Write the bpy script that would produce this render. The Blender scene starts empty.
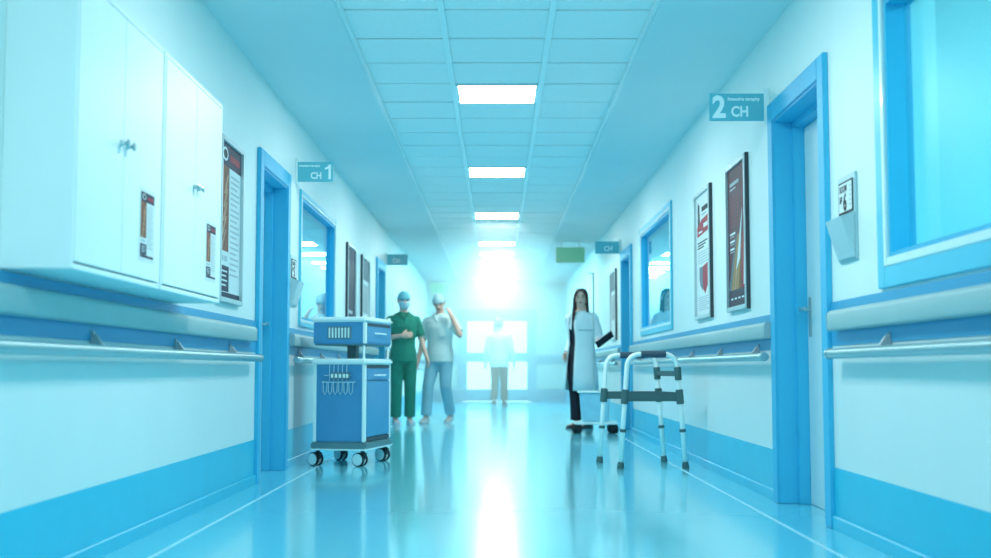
import bpy, bmesh, math, random
from mathutils import Vector, Matrix
random.seed(4)
sc = bpy.context.scene
COL = sc.collection
PI = math.pi

# ------------------------------------------------------------------ materials
def lin(c):
    return tuple(((v / 255) / 12.92 if v / 255 <= .04045 else ((v / 255 + .055) / 1.055) ** 2.4) for v in c) + (1.0,)

def mat(name, rgb, rough=.5, metal=0., noise=.04, scale=6., spec=.5, coat=0., bump=0., emit=None, estr=0.):
    m = bpy.data.materials.new(name); m.use_nodes = True
    nt = m.node_tree; b = nt.nodes['Principled BSDF']
    b.inputs['Roughness'].default_value = rough
    b.inputs['Metallic'].default_value = metal
    b.inputs['Specular IOR Level'].default_value = spec
    b.inputs['Coat Weight'].default_value = coat
    b.inputs['Coat Roughness'].default_value = .08
    c = lin(rgb)
    tc = nt.nodes.new('ShaderNodeTexCoord')
    n = nt.nodes.new('ShaderNodeTexNoise'); n.inputs['Scale'].default_value = scale
    n.inputs['Detail'].default_value = 4
    nt.links.new(tc.outputs['Object'], n.inputs['Vector'])
    r = nt.nodes.new('ShaderNodeValToRGB')
    r.color_ramp.elements[0].position = .3; r.color_ramp.elements[1].position = .7
    r.color_ramp.elements[0].color = tuple(v * (1 - noise) for v in c[:3]) + (1,)
    r.color_ramp.elements[1].color = tuple(min(1, v * (1 + noise)) for v in c[:3]) + (1,)
    nt.links.new(n.outputs['Fac'], r.inputs['Fac'])
    nt.links.new(r.outputs['Color'], b.inputs['Base Color'])
    if bump:
        bp = nt.nodes.new('ShaderNodeBump'); bp.inputs['Strength'].default_value = bump
        bp.inputs['Distance'].default_value = .002
        nt.links.new(n.outputs['Fac'], bp.inputs['Height']); nt.links.new(bp.outputs['Normal'], b.inputs['Normal'])
    if emit:
        b.inputs['Emission Color'].default_value = lin(emit); b.inputs['Emission Strength'].default_value = estr
    return m

def glass_mat(name, rgb, ior=1.5, rough=.015):
    m = bpy.data.materials.new(name); m.use_nodes = True
    nt = m.node_tree; nt.nodes.remove(nt.nodes['Principled BSDF'])
    out = nt.nodes['Material Output']
    t = nt.nodes.new('ShaderNodeBsdfTransparent'); t.inputs['Color'].default_value = lin(rgb)
    g = nt.nodes.new('ShaderNodeBsdfGlossy'); g.inputs['Roughness'].default_value = rough
    g.inputs['Color'].default_value = (.9, .98, 1, 1)
    f = nt.nodes.new('ShaderNodeFresnel'); f.inputs['IOR'].default_value = ior
    x = nt.nodes.new('ShaderNodeMixShader')
    gm = nt.nodes.new('ShaderNodeNewGeometry'); mi = nt.nodes.new('ShaderNodeMix')      # same reflectance on both faces of the pane
    mi.inputs[2].default_value = ior; mi.inputs[3].default_value = 1 / ior
    nt.links.new(gm.outputs['Backfacing'], mi.inputs[0]); nt.links.new(mi.outputs[0], f.inputs['IOR'])
    nt.links.new(f.outputs[0], x.inputs[0]); nt.links.new(t.outputs[0], x.inputs[1]); nt.links.new(g.outputs[0], x.inputs[2])
    nt.links.new(x.outputs[0], out.inputs['Surface'])
    return m

M = {}
M['wall'] = mat('wall_paint', (226, 240, 240), .5, noise=.012, scale=3, bump=.02)
M['aqua'] = mat('wall_paint_cyan_glow', (186, 234, 238), .5, noise=.012, scale=3)  # cyan glow of the far end tinted into the end wall's colour
M['panel'] = mat('lower_wall_panel', (220, 232, 233), .45, noise=.012, scale=3)
M['band'] = mat('blue_wall_vinyl', (40, 188, 220), .35, noise=.03, scale=4)
M['stripe'] = mat('blue_stripe_paint', (52, 160, 206), .4, noise=.02)
M['frame'] = mat('blue_door_frame_lacquer', (60, 182, 222), .46, noise=.02, coat=.0)
M['wframe'] = mat('blue_window_frame_lacquer', (80, 198, 226), .35, noise=.02)
M['white'] = mat('white_lacquer', (226, 242, 244), .3, noise=.01, coat=.2)
M['leaf'] = mat('door_leaf_laminate', (198, 222, 228), .4, noise=.015)
M['cab'] = mat('cabinet_white_laminate', (236, 246, 248), .42, noise=.01, coat=.0)
M['gap'] = mat('shadow_gap_grey', (70, 84, 92), .7)
M['guard'] = mat('grey_bumper_vinyl', (158, 188, 192), .5, noise=.02)
M['rail'] = mat('satin_rail_metal', (150, 184, 190), .3, .5, noise=.02)
M['metal'] = mat('brushed_metal', (176, 198, 200), .3, .8, noise=.04)
M['bracket'] = mat('bracket_metal', (170, 184, 190), .4, .2)
M['soffit'] = mat('soffit_paint', (214, 232, 236), .55, noise=.012, scale=2)
M['tile'] = mat('ceiling_tile', (246, 248, 248), .7, noise=.02, scale=30, bump=.1)
M['tbar'] = mat('ceiling_grid_bar', (240, 248, 250), .4, noise=.01)
M['seam'] = mat('ceiling_seam', (18, 44, 54), .8)
M['lamp'] = mat('lamp_diffuser', (240, 250, 250), .4, emit=(242, 254, 247), estr=13.)
M['far_boost_lamp'] = mat('far_boost_diffuser', (240, 250, 250), .4, emit=(168, 248, 255), estr=38.)  # cooler, stronger light given to the far panels to wash the end bright
M['exit'] = mat('green_exit_panel', (124, 200, 168), .5, emit=(70, 200, 150), estr=.12)
M['line'] = mat('floor_line_inlay', (176, 226, 240), .3)
M['glass'] = glass_mat('window_glass', (150, 222, 236), 1.7)
M['satin_glass'] = glass_mat('satin_window_glass', (190, 240, 244), 1.3, .4)
M['dglass'] = glass_mat('door_glass', (225, 250, 255), 1.45)
M['room'] = mat('side_room_paint', (196, 232, 236), .6, noise=.03, scale=1.5)
M['room_fill'] = mat('side_room_fill', (240, 250, 250), .4, emit=(205, 242, 250), estr=8.)  # for the unseen lamps added to brighten the side rooms
M['sign'] = mat('sign_teal_plate', (98, 188, 204), .35, noise=.02)
M['letter'] = mat('white_lettering', (236, 250, 252), .5, noise=.0)
M['cblue'] = mat('cart_blue_enamel', (78, 152, 196), .35, noise=.02, coat=.2)
M['cwhite'] = mat('cart_pale_trim', (236, 250, 248), .35, noise=.01)
M['cgrey'] = mat('cart_grey_base', (100, 136, 142), .5)
M['wire'] = mat('pale_wire', (190, 226, 232), .35, .3)
M['rubber'] = mat('dark_rubber', (40, 52, 58), .7)
M['tyre'] = mat('black_tyre', (22, 30, 36), .6)
M['hubcap'] = mat('pale_wheel_disc', (238, 248, 248), .35)
M['alu'] = mat('pale_aluminium_tube', (240, 250, 248), .3, .0, noise=.01)
M['wgrip'] = mat('slate_foam_grip', (66, 86, 104), .75)
M['clamp'] = mat('grey_green_clamp', (72, 104, 106), .55)
M['paper'] = mat('white_paper', (222, 232, 234), .6, noise=.01)
M['ink'] = mat('grey_ink', (182, 192, 197), .7)
M['black'] = mat('black_ink', (28, 32, 40), .6)
M['navy'] = mat('navy_ink', (46, 46, 72), .6)
M['red'] = mat('red_ink', (172, 44, 62), .6)
M['maroon'] = mat('maroon_ink', (92, 44, 58), .55, noise=.15, scale=5)
M['plum'] = mat('plum_ink', (60, 42, 62), .55, noise=.1, scale=5)
M['brown'] = mat('brown_print', (136, 78, 58), .6, noise=.35, scale=14)
M['tan'] = mat('tan_print', (186, 140, 110), .6, noise=.2, scale=14)
M['ochre'] = mat('ochre_print', (178, 138, 84), .6, noise=.1)
M['slate'] = mat('slate_print', (110, 124, 136), .6)
M['pframe'] = mat('silver_poster_frame', (190, 206, 210), .35, .4)
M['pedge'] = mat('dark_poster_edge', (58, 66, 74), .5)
M['pocket'] = mat('grey_plastic_pocket', (176, 206, 214), .35, noise=.02)
M['skin'] = mat('skin', (238, 196, 178), .55, noise=.04)
M['green'] = mat('green_scrub_cotton', (12, 142, 122), .8, noise=.12, scale=9)
M['pale'] = mat('pale_scrub_cotton', (222, 250, 252), .8, noise=.05, scale=9)
M['paleblue'] = mat('pale_blue_trouser_cotton', (150, 212, 232), .8, noise=.06, scale=9)
M['capblue'] = mat('surgical_cap_fabric', (120, 206, 222), .8)
M['mask'] = mat('mask_fabric', (186, 230, 240), .8)
M['hairdark'] = mat('dark_brown_hair', (46, 36, 40), .5, noise=.2, scale=40)
M['hairbrown'] = mat('brown_hair', (120, 88, 70), .5, noise=.2, scale=40)
M['coat'] = mat('white_coat_cotton', (222, 240, 244), .75, noise=.03)
M['blackcloth'] = mat('black_cloth', (26, 32, 46), .8)
M['shoe'] = mat('pale_clog', (206, 222, 228), .5)
M['shoedark'] = mat('dark_shoe', (52, 58, 66), .5)
M['lip'] = mat('lips', (176, 96, 96), .5)
M['eye'] = mat('eye_dark', (44, 40, 44), .3)
M['tan_cloth'] = mat('brown_trouser_cloth', (122, 104, 96), .8)

for k in ('lamp', 'far_boost_lamp', 'room_fill'): M[k].cycles.emission_sampling = 'FRONT'
M['exit'].cycles.emission_sampling = 'NONE'

# glossy poured floor
def floor_material():
    m = bpy.data.materials.new('glossy_cyan_floor'); m.use_nodes = True
    nt = m.node_tree; b = nt.nodes['Principled BSDF']
    b.inputs['Roughness'].default_value = .19
    b.inputs['Specular IOR Level'].default_value = .6
    b.inputs['IOR'].default_value = 1.5
    b.inputs['Coat Weight'].default_value = .55; b.inputs['Coat Roughness'].default_value = .09
    tc = nt.nodes.new('ShaderNodeTexCoord')
    n = nt.nodes.new('ShaderNodeTexNoise'); n.inputs['Scale'].default_value = 1.2; n.inputs['Detail'].default_value = 3
    nt.links.new(tc.outputs['Object'], n.inputs['Vector'])
    r = nt.nodes.new('ShaderNodeValToRGB')
    r.color_ramp.elements[0].color = lin((104, 206, 228)); r.color_ramp.elements[1].color = lin((114, 213, 233))
    nt.links.new(n.outputs['Fac'], r.inputs['Fac']); nt.links.new(r.outputs['Color'], b.inputs['Base Color'])
    n2 = nt.nodes.new('ShaderNodeTexNoise'); n2.inputs['Scale'].default_value = 3.; n2.inputs['Detail'].default_value = 2
    nt.links.new(tc.outputs['Object'], n2.inputs['Vector'])
    bp = nt.nodes.new('ShaderNodeBump'); bp.inputs['Strength'].default_value = .05; bp.inputs['Distance'].default_value = .004
    nt.links.new(n2.outputs['Fac'], bp.inputs['Height']); nt.links.new(bp.outputs['Normal'], b.inputs['Normal'])
    return m
M['floor'] = floor_material()

# ------------------------------------------------------------------ mesh builder
class MB:
    def __init__(s):
        s.bm = bmesh.new(); s.mi = 0
    def face(s, vs):
        try:
            f = s.bm.faces.new(vs); f.material_index = s.mi; return f
        except ValueError:
            return None
    def hexa(s, p):            # 8 points: bottom ring 0-3 ccw, top ring 4-7
        v = [s.bm.verts.new(q) for q in p]
        for q in ((3, 2, 1, 0), (4, 5, 6, 7), (0, 1, 5, 4), (1, 2, 6, 5), (2, 3, 7, 6), (3, 0, 4, 7)):
            s.face([v[i] for i in q])
        return s
    def box(s, x0, x1, y0, y1, z0, z1):
        if x0 > x1: x0, x1 = x1, x0
        if y0 > y1: y0, y1 = y1, y0
        if z0 > z1: z0, z1 = z1, z0
        return s.hexa([(x0, y0, z0), (x1, y0, z0), (x1, y1, z0), (x0, y1, z0),
                       (x0, y0, z1), (x1, y0, z1), (x1, y1, z1), (x0, y1, z1)])
    def ringloft(s, rings, cap=True, closed=True):
        vs = [[s.bm.verts.new(p) for p in r] for r in rings]
        n = len(vs[0])
        for a, b in zip(vs, vs[1:]):
            for i in range(n if closed else n - 1):
                j = (i + 1) % n
                s.face([a[i], a[j], b[j], b[i]])
        if cap:
            s.face(list(reversed(vs[0]))); s.face(vs[-1])
        return s
    def tube(s, pts, r, n=12, cap=True, closed=False):
        pts = [Vector(p) for p in pts]
        rr = r if isinstance(r, (list, tuple)) else [r] * len(pts)
        rings = []; up = None
        for i, p in enumerate(pts):
            if closed:
                d = (pts[(i + 1) % len(pts)] - pts[i - 1]).normalized()
            else:
                a = pts[max(0, i - 1)]; b = pts[min(len(pts) - 1, i + 1)]
                d = (b - a).normalized()
            if up is None:
                up = Vector((0, 0, 1)) if abs(d.z) < .9 else Vector((1, 0, 0))
            u = up - d * up.dot(d)
            if u.length < 1e-5: u = d.orthogonal()
            u.normalize(); w = d.cross(u); up = u
            rings.append([p + (u * math.cos(2 * PI * k / n) + w * math.sin(2 * PI * k / n)) * rr[i] for k in range(n)])
        if closed:
            rings.append(rings[0])
            return s.ringloft(rings, False)
        return s.ringloft(rings, cap)
    def cyl(s, a, b, r, n=20):
        return s.tube([a, b], r, n)
    def ell(s, c, r, n=14, m=9, rot=None):
        c = Vector(c); rings = []
        for i in range(1, m):
            t = PI * i / m
            ring = []
            for k in range(n):
                q = Vector((r[0] * math.sin(t) * math.cos(2 * PI * k / n), r[1] * math.sin(t) * math.sin(2 * PI * k / n), -r[2] * math.cos(t)))
                if rot: q = rot @ q
                ring.append(c + q)
            rings.append(ring)
        vs = [[s.bm.verts.new(p) for p in rg] for rg in rings]
        for a, b in zip(vs, vs[1:]):
            for i in range(n):
                j = (i + 1) % n; s.face([a[i], a[j], b[j], b[i]])
        q0 = Vector((0, 0, -r[2])); q1 = Vector((0, 0, r[2]))
        if rot: q0 = rot @ q0; q1 = rot @ q1
        lo = s.bm.verts.new(c + q0); hi = s.bm.verts.new(c + q1)
        for i in range(n):
            j = (i + 1) % n
            s.face([lo, vs[0][j], vs[0][i]]); s.face([hi, vs[-1][i], vs[-1][j]])
        return s
    def prism(s, outline, axis, a, b):      # outline of 2-D points extruded along axis 'x','y','z'
        def P(u, v, w):
            return {'x': (w, u, v), 'y': (u, w, v), 'z': (u, v, w)}[axis]
        return s.ringloft([[P(u, v, a) for u, v in outline], [P(u, v, b) for u, v in outline]])
    def build(s, name, mats, parent=None, bevel=0, smooth=False, seg=2, loc=None):
        bm = s.bm
        bmesh.ops.recalc_face_normals(bm, faces=bm.faces)
        if bevel:
            ed = [e for e in bm.edges if len(e.link_faces) == 2 and e.calc_face_angle(0) > .6]
            bmesh.ops.bevel(bm, geom=ed, offset=bevel, segments=seg, affect='EDGES', clamp_overlap=True)
        me = bpy.data.meshes.new(name); bm.to_mesh(me); bm.free()
        for m in (mats if isinstance(mats, (list, tuple)) else [mats]): me.materials.append(M[m])
        if smooth:
            me.polygons.foreach_set('use_smooth', [True] * len(me.polygons))
            if smooth != 'all':
                try: me.set_sharp_from_angle(angle=.7)
                except Exception: pass
        o = bpy.data.objects.new(name, me); COL.objects.link(o)
        if parent: o.parent = parent
        if loc: o.location = loc
        return o

def tag(o, label=None, cat=None, group=None, kind=None):
    if label: o['label'] = label
    if cat: o['category'] = cat
    if group: o['group'] = group
    if kind: o['kind'] = kind
    return o

def thing(name, loc, label, cat, group=None, rz=0):
    o = bpy.data.objects.new(name, None); COL.objects.link(o)
    o.location = loc; o.rotation_euler = (0, 0, rz); o.empty_display_size = .1
    return tag(o, label, cat, group)

def struct(o): o['kind'] = 'structure'; return o

def copy_tree(o, parent=None):
    c = o.copy(); COL.objects.link(c)
    if parent: c.parent = parent
    for ch in list(o.children): copy_tree(ch, c)
    return c

def text_mesh(mb, s, x, z, size, y, depth, align='LEFT', bold=0., squeeze=1., flip=1):
    """lettering in the x-z plane, read from -y"""
    cu = bpy.data.curves.new('t', 'FONT'); cu.body = s; cu.size = size; cu.extrude = depth; cu.offset = bold
    cu.align_x = align; cu.resolution_u = 3
    ob = bpy.data.objects.new('t', cu); COL.objects.link(ob)
    dg = bpy.context.evaluated_depsgraph_get(); dg.update()
    me = bpy.data.meshes.new_from_object(ob.evaluated_get(dg))
    mtx = Matrix(((squeeze, 0, 0, x), (0, 0, -1, y), (0, 1, 0, z), (0, 0, 0, 1)))
    me.transform(mtx)
    n0 = len(mb.bm.faces)
    mb.bm.from_mesh(me)
    mb.bm.faces.ensure_lookup_table()
    for f in mb.bm.faces[n0:]: f.material_index = mb.mi
    bpy.data.objects.remove(ob); bpy.data.meshes.remove(me); bpy.data.curves.remove(cu)

# ------------------------------------------------------------------ the corridor
HW, Y0, Y1, HC = 1.6, -2.6, 28.0, 2.76
TH = .22
L_DOORS = [(8.10, 9.06, 0, 2.12), (16.02, 16.98, 0, 2.12)]
R_DOORS = [(5.87, 6.85, 0, 2.17), (14.35, 15.30, 0, 2.12)]
L_WINS = [(9.755, 11.82, 1.13, 2.17)]
R_WINS = [(2.50, 4.93, 1.165, 2.30), (11.03, 13.34, 1.16, 2.24)]

def wall_panel(name, side, openings, y0, y1, z0, z1):
    ys = sorted({y0, y1, *[o[0] for o in openings], *[o[1] for o in openings]})
    zs = sorted({z0, z1, *[max(z0, o[2]) for o in openings], *[o[3] for o in openings]})
    def solid(i, j):
        if i < 0 or j < 0 or i >= len(ys) - 1 or j >= len(zs) - 1: return False
        yc, zc = (ys[i] + ys[i + 1]) / 2, (zs[j] + zs[j + 1]) / 2
        return not any(o[0] < yc < o[1] and o[2] < zc < o[3] for o in openings)
    mb = MB(); V = {}
    def v(k, i, j):
        if (k, i, j) not in V: V[(k, i, j)] = mb.bm.verts.new((side * (HW + k * TH), ys[i], zs[j]))
        return V[(k, i, j)]
    for i in range(len(ys) - 1):
        for j in range(len(zs) - 1):
            if not solid(i, j): continue
            for k in (0, 1): mb.face([v(k, i, j), v(k, i + 1, j), v(k, i + 1, j + 1), v(k, i, j + 1)])
            if not solid(i - 1, j): mb.face([v(0, i, j), v(1, i, j), v(1, i, j + 1), v(0, i, j + 1)])
            if not solid(i + 1, j): mb.face([v(0, i + 1, j), v(1, i + 1, j), v(1, i + 1, j + 1), v(0, i + 1, j + 1)])
            if not solid(i, j - 1): mb.face([v(0, i, j), v(1, i, j), v(1, i + 1, j), v(0, i + 1, j)])
            if not solid(i, j + 1): mb.face([v(0, i, j + 1), v(1, i, j + 1), v(1, i + 1, j + 1), v(0, i + 1, j + 1)])
    return struct(mb.build(name, 'wall'))

wall_panel('wall_left', -1, L_DOORS + L_WINS, Y0, Y1, 0, HC)
wall_panel('wall_right', 1, R_DOORS + R_WINS, Y0, Y1, 0, HC)
struct(MB().box(-HW - TH, HW + TH, Y0 - .2, Y0, 0, 2.9).build('wall_near', 'wall'))
# end wall with an opening for the glazed doors
mb = MB(); DW, DH = .84, 2.04
mb.box(-HW - TH, -DW, Y1, Y1 + .2, 0, 2.9).box(DW, HW + TH, Y1, Y1 + .2, 0, 2.9).box(-DW, DW, Y1, Y1 + .2, DH, 2.9)
struct(mb.build('wall_far', 'aqua'))
struct(MB().box(-HW - .6, HW + .6, Y0 - .2, Y1 + 6, -.1, 0).build('floor', 'floor'))
mb = MB()
for s in (-1, 1): mb.box(s * 1.372, s * 1.392, Y0, Y1, 0, .0012)
struct(mb.build('trim_floor_line', 'line'))

# ceiling: side soffits, raised tiled middle
CE, CZ = .89, 2.80
mb = MB()
for s in (-1, 1): mb.box(s * CE, s * (HW + TH), Y0, Y1, HC - .02, HC + .16)
struct(mb.build('ceiling_soffit', 'soffit', bevel=.006))
mb = MB()
for s in (-1, 1): mb.box(s * CE, s * (CE - .012), Y0, Y1, HC + .0, CZ + .02)
struct(mb.build('trim_ceiling_edge', 'tbar'))
LIGHT_Y = [-2.2 + 3.6 * k for k in range(7)] + [21.2, 23.0, 24.2, 25.4, 26.6]      # near edge of every lamp: 5.0, 8.6, 12.2 ... extra ones added at the far end to brighten it
mb = MB(); mb.mi = 1
mb.box(-CE, CE, Y0, Y1, CZ + .02, CZ + .1); mb.mi = 0
gx = [(-.878, -.336), (-.30, .30), (.336, .878)]
y = -2.2 - .6
rows = []
while y < Y1:
    rows.append(y); y += .6
for y in rows:
    for gi, (a, b) in enumerate(gx):
        if gi == 1 and any(abs(y - q) < .05 for q in LIGHT_Y): continue
        ya, yb = max(Y0, y + .015), min(Y1, y + .585)
        if yb - ya < .05: continue
        mb.box(a, b, ya, yb, CZ + random.uniform(-.002, .002), CZ + .03)
struct(mb.build('ceiling_tiles', ['tile', 'seam'], bevel=.004, seg=1))
mb = MB()
for s in (-1, 1): mb.box(s * .30, s * .336, Y0, Y1, CZ - .012, CZ + .02)
struct(mb.build('trim_ceiling_grid', 'tbar'))

def lit_box(*a):
    m = MB().box(*a)                                           # only the underside gives light
    m.bm.faces.ensure_lookup_table(); m.bm.faces[0].material_index = 1
    return m
order = ['nearest', 'second', 'third', 'fourth', 'fifth', 'sixth', 'seventh', 'eighth', 'ninth', 'tenth']
vis = 0
for ly in LIGHT_Y:
    if ly > 6:
        lab = f'{order[vis]} lit square ceiling panel counting away from the camera, in the middle tile row, with extra panels added at its far end'; vis += 1
    else:
        lab = 'lit square ceiling panel overhead, out of the picture'
    t = thing('ceiling_light', (0, ly + .3, CZ + .02), lab, 'light', 'recessed panels down the middle of the ceiling')
    fb = MB()
    fb.box(-.30, -.282, -.295, .295, -.03, 0).box(.282, .30, -.295, .295, -.03, 0).box(-.282, .282, -.295, -.28, -.03, 0).box(-.282, .282, .28, .295, -.03, 0)
    fb.build('frame', 'white', t)
    lit_box(-.281, .281, -.279, .279, -.026, -.004).build('diffuser', ['white', 'far_boost_lamp' if ly > 21 else 'lamp'], t)

# ------------------------------------------------------------------ wall finishes
def segs(openings, pad, y0=Y0, y1=Y1):
    out = []; y = y0
    for o in sorted(openings):
        out.append((y, o[0] - pad)); y = o[1] + pad
    out.append((y, y1)); return out

n_trim = 0
for side, doors, nm in ((-1, L_DOORS, 'left'), (1, R_DOORS, 'right')):
    band, stripe, base, lower = MB(), MB(), MB(), MB()
    for a, b in segs(doors, .112):
        X = lambda d: side * (HW - d)
        lower.box(X(-.01), X(.006), a, b, .285, .86)
        band.box(X(-.01), X(.009), a, b, .0, .288)
        stripe.box(X(-.01), X(.010), a, b, .86, 1.066)
        base.prism([(X(-.01), 0), (X(.022), 0), (X(.022), .058), (X(.018), .062), (X(-.01), .062)], 'y', a, b)
    n_trim += 1
    struct(band.build(f'trim_{n_trim}', 'band')); n_trim += 1
    struct(stripe.build(f'trim_{n_trim}', 'stripe')); n_trim += 1
    struct(lower.build(f'trim_{n_trim}', 'panel'))
    struct(base.build(f'baseboard_{nm}', 'band'))
mb = MB()
for s in (-1, 1):
    mb.box(s * (DW + .08), s * HW, Y1 - .012, Y1, 0, .288)
    mb.box(s * (DW + .08), s * HW, Y1 - .012, Y1, .86, 1.078)
n_trim += 1
struct(mb.build(f'trim_{n_trim}', 'band'))

# bumper rails and handrails: one of each per stretch of wall
def bumper(side, a, b, label):
    t = thing('bumper_rail', (side * (HW - .010), a, .925), label, 'bumper rail', 'grey bumper rails along both walls')
    prof = [(0, 0), (-side * .040, 0), (-side * .046, .004), (-side * .049, .012), (-side * .050, .074), (-side * .046, .086), (-side * .034, .096), (0, .098)]
    MB().prism(prof, 'y', .012, b - a - .012).build('cover', 'guard', t, smooth=True)
    for y in (0, b - a - .012):
        MB().prism([(u * 1.03, v) for u, v in prof], 'y', y, y + .012).build('end_cap', 'guard', t, bevel=.004)

def handrail(side, a, b, brk, label):
    t = thing('handrail', (side * (HW - .010), a, .82), label, 'handrail', 'metal handrails along both walls')
    x = -side * .058
    MB().tube([(x, .02, 0), (x, b - a - .02, 0)], .024, 18).build('tube', 'rail', t, smooth=True)
    for y, d in ((.0, 1), (b - a, -1)):
        MB().tube([(x, y, 0), (x, y + d * .006, 0), (x, y + d * .035, 0)], [.020, .0265, .0265], 18).build('end_cap', 'rail', t, smooth=True)
    for y in brk:
        yy = y - a
        m = MB()
        m.prism([(0, .082), (0, .004), (-side * .010, .004), (-side * .010, .072)], 'y', yy - .016, yy + .016)
        m.prism([(-side * .008, .064), (-side * .008, .018), (x + side * .004, .018), (x + side * .012, .026), (-side * .020, .064)], 'y', yy - .010, yy + .010)
        m.build('bracket', 'bracket', t)

bumper(-1, -2.3, 7.78, 'grey bumper rail under the white wall cabinets, left wall')
bumper(-1, 9.22, 15.8, 'grey bumper rail behind the blue cart, between the two left doors')
bumper(-1, 17.2, 27.8, 'grey bumper rail at the far end of the left wall')
bumper(1, -2.3, 5.66, 'grey bumper rail under the large near window, right wall')
bumper(1, 6.98, 14.15, 'grey bumper rail under the two posters, right wall behind the walking frame')
bumper(1, 15.5, 27.8, 'grey bumper rail at the far end of the right wall')
handrail(-1, -2.2, 7.84, [4.75, 5.98, 7.2, 3.5, 2.3], 'metal handrail along the left wall below the white cabinets')
handrail(-1, 9.26, 15.75, [9.7, 10.9, 12.1, 13.3, 14.5], 'metal handrail on the left wall behind the blue cart')
handrail(-1, 17.3, 27.7, [18, 20, 22, 24, 26], 'metal handrail at the far end of the left wall')
handrail(1, -2.2, 5.60, [4.9, 3.7, 2.5], 'metal handrail along the right wall below the large near window')
handrail(1, 6.95, 14.1, [7.35, 8.55, 9.8, 11., 12.2, 13.4], 'metal handrail on the right wall below the two posters')
handrail(1, 15.6, 27.7, [16.5, 18.5, 20.5, 22.5, 24.5, 26.5], 'metal handrail at the far end of the right wall')

# ------------------------------------------------------------------ doors
def door(n, side, o, handle_far=True):
    a, b, _, h = o
    root = bpy.data.objects.new(f'door_{n}', None); COL.objects.link(root); struct(root)
    root.location = (side * HW, (a + b) / 2, 0)
    w = (b - a) / 2
    X = lambda d: side * d                                     # + is into the wall
    f = MB()
    for s in (-1, 1):                                          # architrave
        f.box(X(-.028), X(.002), s * w, s * (w + .11), 0, h + .11)
    f.box(X(-.0281), X(.002), -w, w, h, h + .11)
    for s in (-1, 1):
        f.box(X(-.02), X(.10), s * (w - .014), s * (w + .0), 0, h)
        f.box(X(.085), X(.215), s * (w - .05), s * (w + .0), 0, h)
    f.box(X(-.02), X(.10), -w + .014, w - .014, h - .014, h)
    f.box(X(.085), X(.215), -w + .05, w - .05, h - .05, h)
    f.build('door_frame', 'frame', root, bevel=.004)
    MB().box(X(.145), X(.19), -w + .055, w - .055, .001, h - .055).build('door_leaf', 'leaf', root, bevel=.003)
    s = 1 if handle_far else -1
    yh = s * (w - .115)
    hd = MB()
    hd.box(X(.139), X(.146), yh - .02, yh + .02, .93, 1.15)
    hd.build('door_handle', 'metal', root, bevel=.003)
    hd = root.children[-1]
    MB().tube([(X(.14), yh, 1.08), (X(.092), yh, 1.08), (X(.086), yh - s * .012, 1.08), (X(.084), yh - s * .03, 1.08), (X(.084), yh - s * .12, 1.08)], .0095, 10).build('lever', 'metal', hd, smooth=True)
    return root
door(1, -1, L_DOORS[0]); door(2, 1, R_DOORS[0]); door(3, -1, L_DOORS[1]); door(4, 1, R_DOORS[1])

# glazed double door at the far end
root = bpy.data.objects.new('door_5', None); COL.objects.link(root); struct(root); root.location = (0, Y1, 0)
f = MB()
for s in (-1, 1): f.box(s * DW, s * (DW - .05), -.03, .2, 0, DH)
for s in (-1, 1): f.box(s * (DW + .07), s * DW, -.03, 0, 0, DH + .09)
f.box(-DW, DW, -.03, .0, DH, DH + .09).box(-DW + .05, DW - .05, 0, .2, DH - .05, DH)
f.build('door_frame', 'wframe', root, bevel=.004)
for s in (-1, 1):
    x0, x1 = s * .006, s * (DW - .052)
    lf = MB()
    lf.box(x0, x0 + s * .07, .06, .11, .01, DH - .055).box(x1 - s * .09, x1, .06, .11, .01, DH - .055)
    xi0, xi1 = x0 + s * .07, x1 - s * .09
    for z0, z1 in ((.01, .28), (.92, 1.12), (DH - .18, DH - .055)): lf.box(xi0, xi1, .06, .11, z0, z1)
    lfo = lf.build('door_leaf', 'wframe', root, bevel=.004)
    MB().box(xi0, xi1, .08, .088, .28, .92).build('pane', 'dglass', lfo)
    MB().box(xi0, xi1, .08, .088, 1.12, DH - .18).build('pane', 'dglass', lfo)
    MB().tube([(x0 + s * .035, .06, .95), (x0 + s * .035, .02, .95), (x0 + s * .035, .02, 1.2), (x0 + s * .035, .06, 1.2)], .011, 10).build('pull_handle', 'metal', lfo, smooth=True)

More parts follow.
